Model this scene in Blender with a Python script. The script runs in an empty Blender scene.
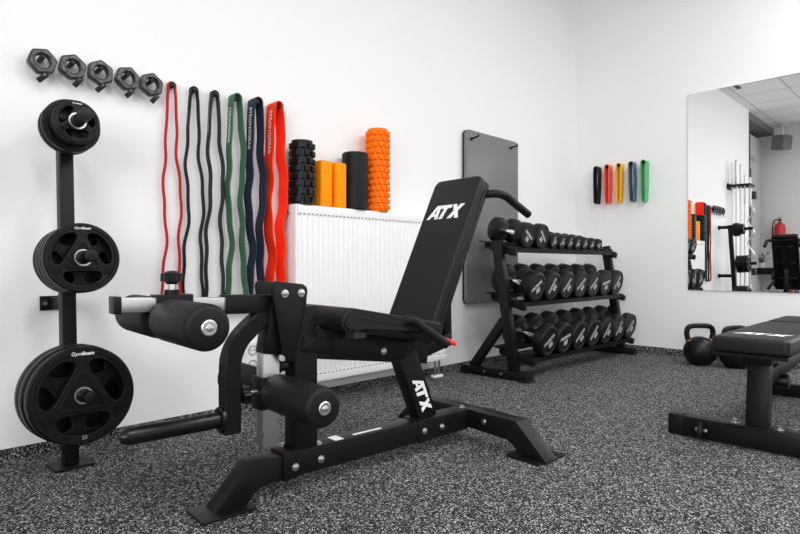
import bpy, bmesh, math, random
from mathutils import Vector, Matrix, Euler
random.seed(7)
PI = math.pi
SC = bpy.context.scene
COL = SC.collection

# ------------------------------------------------------------------ camera, world, lights, exposure
cam_d = bpy.data.cameras.new('camera')
cam = bpy.data.objects.new('camera', cam_d); COL.objects.link(cam)
cam.location = (0, 0, 0.72)
cam.rotation_euler = (PI/2, 0, -PI/4)
cam_d.sensor_width = 36.0
cam_d.lens = 570.0/800.0*36.0
cam_d.shift_y = -1.5/800.0
cam_d.clip_start = 0.02
SC.camera = cam

w = bpy.data.worlds.new('world'); SC.world = w; w.use_nodes = True
bg = w.node_tree.nodes['Background']
bg.inputs[0].default_value = (1, 1, 1, 1); bg.inputs[1].default_value = 1.0

SC.view_settings.view_transform = 'Standard'
SC.view_settings.look = 'None'
SC.view_settings.gamma = 1.0
SC.view_settings.use_curve_mapping = False
SC.view_settings.exposure = -0.83
SC.cycles.max_bounces = 10
SC.cycles.diffuse_bounces = 6
SC.cycles.use_denoising = True

CEIL = 3.22
W_Y, L_X = 2.52, 4.77          # left wall plane y, right wall plane x
B_X, R_Y = -2.67, -3.3         # wall behind to the left, wall behind the camera

def area(name, loc, rot, sx, sy, power, col=(1, 1, 1)):
    d = bpy.data.lights.new(name, 'AREA'); d.shape = 'RECTANGLE'
    d.size = sx; d.size_y = sy; d.energy = power; d.color = col
    o = bpy.data.objects.new(name, d); COL.objects.link(o)
    o.location = loc; o.rotation_euler = rot
    return o
PANELS = [(0.1, -0.1), (2.0, -0.1), (3.9, -0.1), (0.1, -1.5), (1.9, -1.5), (3.7, -1.5)]
for px_, py_ in PANELS:
    area('panel_lamp', (px_, py_, CEIL-0.035), (0, 0, 0), 0.56, 0.56, 46)
area('added_window_fill', (1.4, R_Y+0.02, 1.6), (PI/2, 0, 0), 4.4, 2.2, 20)  # soft fill from an added, unseen window behind the camera
area('added_window_fill', (B_X+0.02, -1.0, 1.7), (0, -PI/2, 0), 1.8, 2.6, 190)  # fill from a made-up window in the far wall, brightens the right wall

# ------------------------------------------------------------------ materials
def nmat(name):
    m = bpy.data.materials.new(name); m.use_nodes = True
    nt = m.node_tree; b = nt.nodes['Principled BSDF']
    return m, nt, b
def mat(name, col, rough=0.5, metal=0.0, spec=0.5, bump=0.0, bscale=300.0, var=0.0, emit=None):
    m, nt, b = nmat(name)
    c = (col, col, col, 1) if isinstance(col, (int, float)) else (*col, 1)
    b.inputs['Base Color'].default_value = c
    b.inputs['Roughness'].default_value = rough
    b.inputs['Metallic'].default_value = metal
    b.inputs['Specular IOR Level'].default_value = spec
    tc = nt.nodes.new('ShaderNodeTexCoord')
    if bump or var:
        n = nt.nodes.new('ShaderNodeTexNoise'); n.inputs['Scale'].default_value = bscale
        n.inputs['Detail'].default_value = 4
        nt.links.new(tc.outputs['Object'], n.inputs['Vector'])
        if bump:
            bp = nt.nodes.new('ShaderNodeBump'); bp.inputs['Strength'].default_value = bump
            bp.inputs['Distance'].default_value = 0.002
            nt.links.new(n.outputs['Fac'], bp.inputs['Height']); nt.links.new(bp.outputs['Normal'], b.inputs['Normal'])
        if var:
            mr = nt.nodes.new('ShaderNodeMapRange')
            mr.inputs['To Min'].default_value = max(0.02, rough-var); mr.inputs['To Max'].default_value = rough+var
            nt.links.new(n.outputs['Fac'], mr.inputs['Value']); nt.links.new(mr.outputs['Result'], b.inputs['Roughness'])
    if emit:
        b.inputs['Emission Color'].default_value = (1, 1, 1, 1); b.inputs['Emission Strength'].default_value = emit
    return m

def floor_mat():
    m, nt, b = nmat('speckled_rubber')
    tc = nt.nodes.new('ShaderNodeTexCoord')
    def flecks(scale, lo, hi):
        v = nt.nodes.new('ShaderNodeTexVoronoi'); v.feature = 'F1'; v.inputs['Scale'].default_value = scale
        nt.links.new(tc.outputs['Object'], v.inputs['Vector'])
        s = nt.nodes.new('ShaderNodeSeparateColor'); nt.links.new(v.outputs['Color'], s.inputs['Color'])
        r = nt.nodes.new('ShaderNodeMapRange'); r.inputs['From Min'].default_value = lo; r.inputs['From Max'].default_value = hi
        nt.links.new(s.outputs['Red'], r.inputs['Value'])
        return r, s
    a, sa = flecks(235, 0.79, 0.85)
    c, sc_ = flecks(400, 0.88, 0.91)
    mx = nt.nodes.new('ShaderNodeMath'); mx.operation = 'MAXIMUM'
    nt.links.new(a.outputs['Result'], mx.inputs[0]); nt.links.new(c.outputs['Result'], mx.inputs[1])
    g = nt.nodes.new('ShaderNodeMix'); g.data_type = 'RGBA'
    g.inputs['A'].default_value = (0.10, 0.10, 0.102, 1); g.inputs['B'].default_value = (0.62, 0.62, 0.615, 1)
    nt.links.new(sa.outputs['Green'], g.inputs['Factor'])
    mix = nt.nodes.new('ShaderNodeMix'); mix.data_type = 'RGBA'
    mix.inputs['A'].default_value = (0.014, 0.014, 0.0142, 1)
    nt.links.new(mx.outputs[0], mix.inputs['Factor']); nt.links.new(g.outputs['Result'], mix.inputs['B'])
    nt.links.new(mix.outputs['Result'], b.inputs['Base Color'])
    b.inputs['Roughness'].default_value = 0.75; b.inputs['Specular IOR Level'].default_value = 0.12
    n = nt.nodes.new('ShaderNodeTexNoise'); n.inputs['Scale'].default_value = 220
    nt.links.new(tc.outputs['Object'], n.inputs['Vector'])
    bp = nt.nodes.new('ShaderNodeBump'); bp.inputs['Strength'].default_value = 0.35; bp.inputs['Distance'].default_value = 0.002
    nt.links.new(n.outputs['Fac'], bp.inputs['Height']); nt.links.new(bp.outputs['Normal'], b.inputs['Normal'])
    return m
def ceil_mat():
    m, nt, b = nmat('ceiling_tiles')
    tc = nt.nodes.new('ShaderNodeTexCoord')
    br = nt.nodes.new('ShaderNodeTexBrick'); br.offset = 0.0; br.squash = 1.0
    br.inputs['Color1'].default_value = (0.82, 0.82, 0.82, 1); br.inputs['Color2'].default_value = (0.77, 0.77, 0.77, 1)
    br.inputs['Mortar'].default_value = (0.5, 0.5, 0.5, 1)
    br.inputs['Scale'].default_value = 1.0; br.inputs['Mortar Size'].default_value = 0.012
    br.inputs['Brick Width'].default_value = 0.6; br.inputs['Row Height'].default_value = 0.6
    nt.links.new(tc.outputs['Object'], br.inputs['Vector']); nt.links.new(br.outputs['Color'], b.inputs['Base Color'])
    b.inputs['Roughness'].default_value = 0.9
    return m

M = {}
M['wall'] = mat('white_wall_paint', (0.885, 0.885, 0.885), 0.85, bump=0.04, bscale=120)
M['floor'] = floor_mat()
M['ceil'] = ceil_mat()
M['steel'] = mat('black_powder_coat', (0.0055, 0.0055, 0.005665), 0.42, spec=0.22, bump=0.10, bscale=900)
M['steel2'] = mat('black_satin_steel', (0.004, 0.004, 0.00412), 0.28, spec=0.3)
M['leather'] = mat('black_upholstery', (0.01, 0.01, 0.0103), 0.5, spec=0.25, bump=0.25, bscale=700)
M['foam'] = mat('black_foam', (0.0065, 0.0065, 0.006695), 0.5, spec=0.22, bump=0.2, bscale=500)
M['rubber'] = mat('black_rubber', (0.004, 0.004, 0.00412), 0.42, spec=0.3, bump=0.12, bscale=600)
M['plate'] = mat('black_plate_rubber', (0.0045, 0.0045, 0.004635), 0.42, spec=0.22, bump=0.08, bscale=500)
M['plastic'] = mat('black_plastic', (0.005, 0.005, 0.00515), 0.38, spec=0.25)
M['collarface'] = mat('dark_metal_face', (0.09, 0.09, 0.093), 0.3, 0.9)
M['collar'] = mat('black_gloss_collar', (0.012, 0.012, 0.0125), 0.25, spec=0.6)
M['chrome'] = mat('chrome', (0.78, 0.78, 0.79), 0.16, 1.0)
M['brushed'] = mat('brushed_chrome', (0.62, 0.62, 0.63), 0.32, 1.0, var=0.12, bscale=60)
M['zinc'] = mat('zinc_bolt', (0.6, 0.6, 0.6), 0.3, 1.0)
M['letter'] = mat('white_print', (0.85, 0.85, 0.85), 0.5)
M['dbprint'] = mat('dumbbell_print', (0.5, 0.5, 0.5), 0.5)
M['greyprint'] = mat('grey_print', (0.32, 0.34, 0.36), 0.5)
M['sticker'] = mat('white_sticker', (0.8, 0.8, 0.8), 0.5)
M['radiator'] = mat('white_enamel', (0.87, 0.87, 0.87), 0.35)
M['slot'] = mat('radiator_slot', (0.22, 0.22, 0.22), 0.6)
M['matgrey'] = mat('grey_foam_mat', (0.17, 0.17, 0.172), 0.33, bump=0.05, bscale=300)
M['mirror'] = mat('mirror_silver', (0.93, 0.935, 0.93), 0.0, 1.0)
M['glassedge'] = mat('mirror_edge', (0.55, 0.6, 0.58), 0.2)
M['orange'] = mat('orange_foam', (0.98, 0.205, 0.004), 0.6, spec=0.15)
M['yoga'] = mat('orange_block_foam', (1.0, 0.31, 0.003), 0.65, spec=0.12)
M['red'] = mat('red_latex', (0.46, 0.010, 0.014), 0.5, spec=0.2)
M['blk_latex'] = mat('black_latex', (0.006, 0.006, 0.007), 0.45, spec=0.2)
M['char_latex'] = mat('charcoal_latex', (0.015, 0.015, 0.019), 0.5, spec=0.25)
M['green'] = mat('green_latex', (0.06, 0.15, 0.085), 0.55, spec=0.2)
M['navy'] = mat('navy_latex', (0.016, 0.024, 0.052), 0.5, spec=0.2)
M['redorange'] = mat('orange_red_latex', (1.0, 0.035, 0.004), 0.55, spec=0.15)
M['mred'] = mat('mini_red_latex', (0.75, 0.03, 0.02), 0.4)
M['mred2'] = mat('mini_red_outer', (0.88, 0.09, 0.05), 0.4)
M['myel'] = mat('mini_yellow_latex', (0.95, 0.52, 0.01), 0.4)
M['mblue'] = mat('mini_blue_latex', (0.10, 0.15, 0.24), 0.45)
M['mgreen'] = mat('mini_green_latex', (0.06, 0.46, 0.15), 0.4)
M['redgrip'] = mat('red_grip', (0.85, 0.03, 0.015), 0.4)
M['bronze'] = mat('bronze_band', (0.35, 0.13, 0.05), 0.4, 0.3)
M['socket'] = mat('white_socket', (0.78, 0.78, 0.78), 0.35)
M['dark'] = mat('socket_hole', (0.03, 0.03, 0.03), 0.6)
M['clip'] = mat('clip_metal', (0.035, 0.035, 0.035), 0.5)
M['speaker'] = mat('grey_speaker', (0.16, 0.16, 0.16), 0.6)
M['doorframe'] = mat('black_door_frame', (0.02, 0.02, 0.022), 0.4)
M['doorleaf'] = mat('grey_door', (0.5, 0.5, 0.5), 0.5)
M['soffit'] = mat('dark_soffit', (0.16, 0.16, 0.16), 0.8)
M['extred'] = mat('extinguisher_red', (0.6, 0.02, 0.02), 0.3)
M['leaf'] = mat('leaf_green', (0.06, 0.13, 0.05), 0.5)
M['pot'] = mat('white_pot', (0.7, 0.7, 0.7), 0.4)
M['panel'] = mat('lamp_diffuser', (0.9, 0.9, 0.9), 0.6, emit=3.0)
M['frame_white'] = mat('white_frame', (0.8, 0.8, 0.8), 0.5)

# ------------------------------------------------------------------ mesh helpers
I4 = Matrix.Identity(4)
def T(x, y, z): return Matrix.Translation((x, y, z))
def R(a, ax): return Matrix.Rotation(a, 4, ax)
def basis(o, X, Y, Z):
    m = Matrix.Identity(4)
    for i, v in enumerate((X, Y, Z)):
        for k in range(3): m[k][i] = v[k]
    for k in range(3): m[k][3] = o[k]
    return m
def bm_new(): return bmesh.new()

def box(bm, c, s, mtx=I4, bev=0.0, seg=2):
    r = bmesh.ops.create_cube(bm, size=1.0)
    vs = r['verts']
    for v in vs:
        v.co = Vector((v.co.x*s[0], v.co.y*s[1], v.co.z*s[2]))
    if bev > 0:
        es = list({e for v in vs for e in v.link_edges})
        rb = bmesh.ops.bevel(bm, geom=es, offset=bev, segments=seg, affect='EDGES', profile=0.5)
        vs = list({v for f in rb['faces'] for v in f.verts} | {v for v in vs if v.is_valid})
    mt = mtx @ T(*c)
    for v in vs: v.co = mt @ v.co
    return bm
def bar(bm, a, b, wd, ht, up=(0, 0, 1), bev=0.003):
    """square tube between two points"""
    a, b = Vector(a), Vector(b); d = b-a; L = d.length; X = d/L
    up = Vector(up); Y = up.cross(X)
    if Y.length < 1e-5: Y = Vector((0, 1, 0))
    Y.normalize(); Z = X.cross(Y)
    return box(bm, (0, 0, 0), (L, wd, ht), basis((a+b)/2, X, Y, Z), bev)
def rbox(bm, sx, sy, sz, rc, bev, mtx=I4, seg=5):
    """box with rounded corners in XY and soft edges"""
    pts = []
    hx, hy = sx/2-rc, sy/2-rc
    for cx, cy, a0 in ((hx, hy, 0), (-hx, hy, PI/2), (-hx, -hy, PI), (hx, -hy, 1.5*PI)):
        for i in range(seg+1):
            a = a0+i*PI/2/seg
            pts.append((cx+rc*math.cos(a), cy+rc*math.sin(a)))
    n = len(pts); rings = []
    K = 4
    lay = []
    for i in range(K+1):
        a = i*PI/2/K; lay.append((bev*(1-math.sin(a)), -sz/2+bev*(1-math.cos(a))))
    lay += [(ins, -zz) for ins, zz in reversed(lay)]
    def ring(ins, z):
        out = []
        for x, y in pts:
            fx = (sx/2-ins)/(sx/2); fy = (sy/2-ins)/(sy/2)
            out.append(bm.verts.new(mtx @ Vector((x*fx, y*fy, z))))
        return out
    for ins, z in lay: rings.append(ring(ins, z))
    for r0, r1 in zip(rings, rings[1:]):
        for i in range(n):
            bm.faces.new((r0[i], r0[(i+1) % n], r1[(i+1) % n], r1[i]))
    bm.faces.new(list(reversed(rings[0]))); bm.faces.new(rings[-1])
    return bm
def lathe(bm, prof, mtx=I4, n=32):
    """prof: (radius, z) from bottom to top, axis Z; r=0 closes"""
    rings = []
    for r, z in prof:
        if r < 1e-6: rings.append([bm.verts.new(mtx @ Vector((0, 0, z)))])
        else: rings.append([bm.verts.new(mtx @ Vector((r*math.cos(2*PI*i/n), r*math.sin(2*PI*i/n), z))) for i in range(n)])
    for a, b in zip(rings, rings[1:]):
        if len(a) == 1 and len(b) == 1: continue
        for i in range(n):
            j = (i+1) % n
            if len(a) == 1: bm.faces.new((a[0], b[j], b[i]))
            elif len(b) == 1: bm.faces.new((a[i], a[j], b[0]))
            else: bm.faces.new((a[i], a[j], b[j], b[i]))
    return bm
def cyl(bm, a, b, r, n=24, bev=0.0, r2=None):
    a, b = Vector(a), Vector(b); d = b-a; L = d.length; Z = d/L
    X = Z.orthogonal().normalized(); Y = Z.cross(X)
    r2 = r if r2 is None else r2
    if bev > 0:
        p = [(0, 0), (r-bev, 0), (r-bev*0.3, bev*0.3), (r, bev), (r2, L-bev), (r2-bev*0.3, L-bev*0.3), (r2-bev, L), (0, L)]
    else: p = [(0, 0), (r, 0), (r2, L), (0, L)]
    return lathe(bm, p, basis(a, X, Y, Z), n)
def smooth_path(pts, sub=6):
    P = [Vector(p) for p in pts]; out = []
    for i in range(len(P)-1):
        p0 = P[max(i-1, 0)]; p1 = P[i]; p2 = P[i+1]; p3 = P[min(i+2, len(P)-1)]
        for k in range(sub):
            t = k/sub
            out.append(0.5*((2*p1)+(p2-p0)*t+(2*p0-5*p1+4*p2-p3)*t*t+(3*p1-p0-3*p2+p3)*t**3))
    out.append(P[-1]); return out
def sweep(bm, pts, prof, up=None, closed=False, cap=True):
    """sweep a closed 2D profile (list of (a,b)) along pts; a along 'up' axis cross, b along up"""
    P = [Vector(p) for p in pts]; n = len(P); m = len(prof); rings = []
    prevN = None
    for i in range(n):
        if closed: t = P[(i+1) % n]-P[i-1]
        else: t = P[min(i+1, n-1)]-P[max(i-1, 0)]
        t.normalize()
        if up is not None:
            U = Vector(up); N = U-t*U.dot(t); N.normalize()
        else:
            if prevN is None: N = t.orthogonal().normalized()
            else: N = (prevN-t*prevN.dot(t)).normalized()
            prevN = N
        B = t.cross(N)
        rings.append([bm.verts.new(P[i]+B*a+N*b) for a, b in prof])
    rng = range(n) if closed else range(n-1)
    for i in rng:
        r0, r1 = rings[i], rings[(i+1) % n]
        for k in range(m):
            bm.faces.new((r0[k], r0[(k+1) % m], r1[(k+1) % m], r1[k]))
    if cap and not closed:
        bm.faces.new(list(reversed(rings[0]))); bm.faces.new(rings[-1])
    return bm
def circ(r, n=12): return [(r*math.cos(2*PI*i/n), r*math.sin(2*PI*i/n)) for i in range(n)]
def rectp(a, b, c=0.15):
    k = c*min(a, b)
    return [(a/2, -b/2+k), (a/2, b/2-k), (a/2-k, b/2), (-a/2+k, b/2), (-a/2, b/2-k), (-a/2, -b/2+k), (-a/2+k, -b/2), (a/2-k, -b/2)]
def tube(bm, pts, r, n=12, sub=0):
    if sub: pts = smooth_path(pts, sub)
    return sweep(bm, pts, circ(r, n))
def prism(bm, poly, d0, d1, mtx=I4, bev=0.0):
    """extrude polygon (x,y) from z=d0 to d1, then mtx"""
    a = [bm.verts.new(Vector((x, y, d0))) for x, y in poly]
    b = [bm.verts.new(Vector((x, y, d1))) for x, y in poly]
    n = len(poly); fs = [bm.faces.new(list(reversed(a))), bm.faces.new(b)]
    for i in range(n): fs.append(bm.faces.new((a[i], a[(i+1) % n], b[(i+1) % n], b[i])))
    vs = a+b
    if bev > 0:
        es = list({e for f in fs for e in f.edges})
        rb = bmesh.ops.bevel(bm, geom=es, offset=bev, segments=2, affect='EDGES', profile=0.5)
        vs = list({v for f in rb['faces'] for v in f.verts} | {v for v in vs if v.is_valid})
        bm.normal_update()
    for v in vs: v.co = mtx @ v.co
    return bm
SVZ = basis((0, 0, 0), (1, 0, 0), (0, 0, 1), (0, -1, 0))     # polygon (s,z) -> (s, -depth, z)

def from_curve(splines, ext, bev=0.0, mtx=I4, bm=None):
    cu = bpy.data.curves.new('c', 'CURVE'); cu.dimensions = '2D'; cu.fill_mode = 'BOTH'
    cu.extrude = ext; cu.bevel_depth = bev; cu.bevel_resolution = 2
    for sp in splines:
        s = cu.splines.new('POLY'); s.points.add(len(sp)-1); s.use_cyclic_u = True
        for p, (x, y) in zip(s.points, sp): p.co = (x, y, 0, 1)
    return _conv(cu, mtx, bm)
def _conv(cu, mtx, bm):
    ob = bpy.data.objects.new('c', cu); COL.objects.link(ob)
    dg = bpy.context.evaluated_depsgraph_get(); dg.update()
    me = bpy.data.meshes.new_from_object(ob.evaluated_get(dg))
    me.transform(mtx)
    bm = bm or bmesh.new(); bm.from_mesh(me)
    bpy.data.objects.remove(ob); bpy.data.curves.remove(cu); bpy.data.meshes.remove(me)
    return bm
def text(s, size, mtx, ext=0.0006, shear=0.0, offset=0.0, space=1.0, bm=None, xs=1.0):
    cu = bpy.data.curves.new('t', 'FONT'); cu.body = s; cu.size = size; cu.extrude = ext
    cu.shear = shear; cu.offset = offset; cu.space_character = space
    cu.align_x = 'CENTER'; cu.align_y = 'CENTER'; cu.resolution_u = 3
    return _conv(cu, mtx @ Matrix.Diagonal((xs, 1, 1, 1)), bm)
# slanted block letters, unit height, hand drawn
LET = {
 'A': [[(0, 0), (.62, 1), (1.0, 1), (1.0, 0), (.72, 0), (.72, .2), (.42, .2), (.3, 0)], [(.53, .4), (.72, .4), (.72, .74)]],
 'T': [[(.10, 1), (1.05, 1), (1.0, .76), (.68, .76), (.46, 0), (.16, 0), (.38, .76), (.03, .76)]],
 'X': [[(0, 0), (.40, .52), (.22, 1), (.54, 1), (.63, .74), (.84, 1), (1.22, 1), (.78, .5), (.98, 0), (.65, 0), (.55, .27), (.36, 0)]],
}
def atx(width, mtx, ext=0.0006):
    adv = {'A': 0.95, 'T': 0.88, 'X': 1.2}; tot = sum(adv.values()); k = width/tot
    bm = bmesh.new(); x = -tot/2
    for ch in 'ATX':
        from_curve([[((x+a)*k, (b-.5)*k*1.0) for a, b in sp] for sp in LET[ch]], ext, 0, mtx, bm)
        x += adv[ch]
    return bm

def obj(name, bm, m, parent=None, kind=None, label=None):
    bmesh.ops.recalc_face_normals(bm, faces=bm.faces[:])
    me = bpy.data.meshes.new(name); bm.to_mesh(me); bm.free()
    me.materials.append(m)
    for p in me.polygons: p.use_smooth = True
    me.set_sharp_from_angle(angle=math.radians(38))
    o = bpy.data.objects.new(name, me); COL.objects.link(o)
    if parent: o.parent = parent
    if kind: o['kind'] = kind
    if label: o['label'] = label
    return o
def tag(o, label, cat, group=None):
    o['label'] = label; o['category'] = cat
    if group: o['group'] = group
    return o
def thing(name, label, cat, loc=(0, 0, 0), rot=(0, 0, 0), group=None):
    o = bpy.data.objects.new(name, None); COL.objects.link(o)
    o.location = loc; o.rotation_euler = rot; o.empty_display_size = 0.05
    return tag(o, label, cat, group)
def dup(root, loc, rot=None, label=None):
    r = root.copy(); COL.objects.link(r); r.location = loc
    if rot is not None: r.rotation_euler = rot
    if label: r['label'] = label
    for ch in list(root.children):
        c = ch.copy(); COL.objects.link(c); c.parent = r
        for g in list(ch.children):
            d = g.copy(); COL.objects.link(d); d.parent = c
    return r
def struct(name, bm, m): return obj(name, bm, m, None, 'structure')
def origin(o, loc):
    """move a mesh object's origin to loc without moving the mesh"""
    o.data.transform(T(-loc[0], -loc[1], -loc[2])); o.location = loc; return o

# ------------------------------------------------------------------ setting
E_X = -0.94                     # free end of the left wall
N_Y = 2.95                      # back of the recess beyond it
struct('floor', box(bm_new(), ((L_X+B_X)/2, (N_Y+R_Y)/2, -0.05), (L_X-B_X+0.4, N_Y-R_Y+0.4, 0.1)), M['floor'])
struct('ceiling', box(bm_new(), ((L_X+B_X)/2, (W_Y+R_Y)/2, CEIL+0.05), (L_X-B_X+0.4, W_Y-R_Y+0.02, 0.1)), M['ceil'])
struct('wall_left', box(bm_new(), ((L_X+E_X)/2+0.1, W_Y+0.25, CEIL/2), (L_X-E_X+0.2, 0.5, CEIL)), M['wall'])
struct('wall_right', box(bm_new(), (L_X+0.1, (W_Y+R_Y)/2, CEIL/2), (0.2, W_Y-R_Y, CEIL)), M['wall'])
bm = bm_new()
vy0, vy1, vz0, vz1 = -2.3, 0.3, 0.8, 2.6  # unseen window opening, added to light the right wall
box(bm, (B_X-0.1, (vy1+N_Y)/2, CEIL/2), (0.2, N_Y-vy1, CEIL)); box(bm, (B_X-0.1, (R_Y+vy0)/2, CEIL/2), (0.2, vy0-R_Y, CEIL))
box(bm, (B_X-0.1, (vy0+vy1)/2, vz0/2), (0.2, vy1-vy0, vz0)); box(bm, (B_X-0.1, (vy0+vy1)/2, (vz1+CEIL)/2), (0.2, vy1-vy0, CEIL-vz1))
struct('wall_far', bm, M['wall'])
bm = bm_new()
for y in (vy0+0.03, (vy0+vy1)/2, vy1-0.03): box(bm, (B_X-0.1, y, (vz0+vz1)/2), (0.06, 0.06, vz1-vz0))
for z in (vz0+0.03, vz1-0.03): box(bm, (B_X-0.1, (vy0+vy1)/2, z), (0.06, vy1-vy0, 0.06))
struct('added_window_2', bm, M['frame_white'])  # frame of the added far window, out of view
struct('wall_recess', box(bm_new(), ((E_X+B_X)/2, N_Y+0.1, CEIL/2), (E_X-B_X+0.2, 0.2, CEIL)), M['wall'])
struct('trim_1', box(bm_new(), ((E_X+B_X)/2, (W_Y+N_Y)/2+0.01, CEIL-0.06), (E_X-B_X, N_Y-W_Y-0.01, 0.12)), M['soffit'])
# wall behind the camera with an unseen window opening added for soft fill
bm = bm_new()
wx0, wx1, wz0, wz1 = -0.8, 3.6, 0.5, 2.7
box(bm, ((B_X+wx0)/2, R_Y-0.1, CEIL/2), (wx0-B_X, 0.2, CEIL))
box(bm, ((L_X+wx1)/2, R_Y-0.1, CEIL/2), (L_X-wx1, 0.2, CEIL))
box(bm, ((wx0+wx1)/2, R_Y-0.1, wz0/2), (wx1-wx0, 0.2, wz0))
box(bm, ((wx0+wx1)/2, R_Y-0.1, (wz1+CEIL)/2), (wx1-wx0, 0.2, CEIL-wz1))
struct('wall_rear', bm, M['wall'])
bm = bm_new()
for x in (wx0+0.03, (2*wx0+wx1)/3, (wx0+2*wx1)/3, wx1-0.03): box(bm, (x, R_Y-0.1, (wz0+wz1)/2), (0.06, 0.06, wz1-wz0))
for z in (wz0+0.03, wz1-0.03): box(bm, ((wx0+wx1)/2, R_Y-0.1, z), (wx1-wx0, 0.06, 0.06))
struct('added_window_1', bm, M['frame_white'])  # frame of the added fill window, out of view
BH = 0.042
struct('baseboard_left', box(bm_new(), ((L_X+E_X)/2, W_Y-0.004, BH/2), (L_X-E_X, 0.008, BH)), M['floor'])
struct('baseboard_right', box(bm_new(), (L_X-0.004, (W_Y+R_Y)/2, BH/2+0.006), (0.008, W_Y-R_Y, BH+0.012)), M['floor'])
# black door frame at the free end of the left wall and the grey door in the recess
bm = bm_new()
box(bm, (E_X-0.05, W_Y+0.07, CEIL/2-0.06), (0.09, 0.14, CEIL-0.12), bev=0.004)
d1 = struct('door_1', bm, M['doorframe'])
obj('door_leaf', box(bm_new(), (-1.74, W_Y+0.2, 1.50), (1.5, 0.05, 3.0)), M['doorleaf'], d1)
bm = bm_new(); box(bm, (-1.5, W_Y+0.155, 2.56), (0.9, 0.04, 0.03))
obj('door_rail', bm, M['zinc'], d1)
bm = bm_new()
cyl(bm, (E_X-0.13, W_Y+0.03, 0.02), (E_X-0.13, W_Y+0.03, 2.3), 0.035)
obj('door_post', bm, M['doorframe'], d1)
for z in (0.62, 1.86):
    bm = bm_new(); box(bm, (E_X-0.15, W_Y-0.02, z), (0.10, 0.10, 0.12), bev=0.006); obj('hinge', bm, M['doorframe'], d1)

# ceiling lamps and an air slot
for i, (x, y) in enumerate(PANELS):
    k = thing('ceiling_light', ['square ceiling panel lamp nearest the wall with the plate rack, towards the doorway end',
        'square ceiling panel lamp above the leg extension bench, nearest the radiator wall',
        'square ceiling panel lamp near the mirror and the radiator wall corner',
        'square ceiling panel lamp near the rear wall at the doorway end',
        'square ceiling panel lamp in the middle by the rear wall',
        'square ceiling panel lamp near the mirror wall and the rear wall'][i], 'ceiling light', (x, y, CEIL), group='square ceiling panel lamps')
    bm = bm_new()
    for sx in (-1, 1): box(bm, (sx*0.295, 0, -0.012), (0.02, 0.61, 0.024)); box(bm, (0, sx*0.295, -0.012), (0.57, 0.02, 0.024))
    obj('frame', bm, M['frame_white'], k)
    obj('diffuser', box(bm_new(), (0, 0, -0.008), (0.57, 0.57, 0.012)), M['panel'], k)
v = thing('ceiling_vent', 'dark narrow slot vent in the tiled ceiling above the plate rack', 'vent', (0.62, 2.3, CEIL))
obj('slot', box(bm_new(), (0, 0, -0.004), (0.34, 0.05, 0.008)), M['dark'], v)
obj('frame', box(bm_new(), (0, 0.04, -0.004), (0.36, 0.02, 0.008)), M['zinc'], v)

# mirror on the right wall
mz0, mz1, my1, my0 = 0.527, 2.062, 1.567, -0.55
mr = thing('wall_mirror', 'large frameless wall mirror on the right-hand wall above the kettlebells', 'mirror', (L_X, (my0+my1)/2, mz0))
obj('backing', box(bm_new(), (-0.0035, 0, (mz1-mz0)/2), (0.007, my1-my0, mz1-mz0)), M['glassedge'], mr)
obj('glass', box(bm_new(), (-0.0075, 0, (mz1-mz0)/2), (0.001, my1-my0-0.004, mz1-mz0-0.004)), M['mirror'], mr)

# ------------------------------------------------------------------ leg extension bench
TH = math.radians(-4)
bench = thing('weight_bench', 'black adjustable weight bench with leg roller arm and reclined backrest in the middle', 'weight bench',
              (0.735, 1.567, 0), (0, 0, TH))
S, LE, FO = M['steel'], M['leather'], M['foam']
# lower frame
bm = bm_new()
prism(bm, [(0.045, 0.006), (0.145, 0.006), (0.182, 0.052), (0.266, 0.052), (0.266, 0.128), (0.157, 0.128)], -0.037, 0.037, SVZ, 0.004)
obj('front_foot', bm, S, bench)
bm = bm_new(); rbox(bm, 0.165, 0.128, 0.008, 0.008, 0.002, T(0.078, -0.008, 0.004)); obj('foot_plate', bm, M['plastic'], bench)
obj('main_beam', box(bm_new(), (0.69, 0, 0.092), (0.85, 0.078, 0.080), bev=0.004), S, bench)
for x in (0.86, 0.29): obj('beam_collar', box(bm_new(), (x, 0, 0.0925), (0.05, 0.086, 0.088), bev=0.003), S, bench)
bm = bm_new()
for sg in (-1, 1):
    prism(bm, [(0, 0.056), (0, 0.132), (0.275, 0.132), (0.415, 0.008), (0.305, 0.008), (0.24, 0.056)], -0.037, 0.037,
          basis((1.155, 0.0, 0), (0, sg, 0), (0, 0, 1), (1, 0, 0)), 0.004)
obj('rear_crossbar', bm, S, bench)
for sg in (-1, 1):
    bm = bm_new(); rbox(bm, 0.175, 0.15, 0.008, 0.008, 0.002, T(1.175, sg*0.325, 0.004)); obj('foot_plate', bm, M['plastic'], bench)
# front upright and pivot plates
obj('front_post', box(bm_new(), (0.352, 0, 0.36), (0.085, 0.066, 0.46), bev=0.004), S, bench)
for sg in (-1, 1):
    bm = bm_new()
    prism(bm, [(0.254, 0.445), (0.292, 0.415), (0.335, 0.58), (0.342, 0.64), (0.338, 0.652), (0.326, 0.661), (0.232, 0.672), (0.220, 0.668), (0.215, 0.655)], -0.005, 0.005,
          basis((0, sg*0.052, 0), (1, 0, 0), (0, 0, 1), (0, -1, 0)), 0.0015)
    obj('pivot_plate', bm, S, bench)
bm = bm_new(); cyl(bm, (0.29, -0.05, 0.60), (0.29, 0.05, 0.60), 0.03); box(bm, (0.31, 0, 0.625), (0.05, 0.085, 0.05), bev=0.004)
obj('pivot_axle', bm, S, bench)
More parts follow.
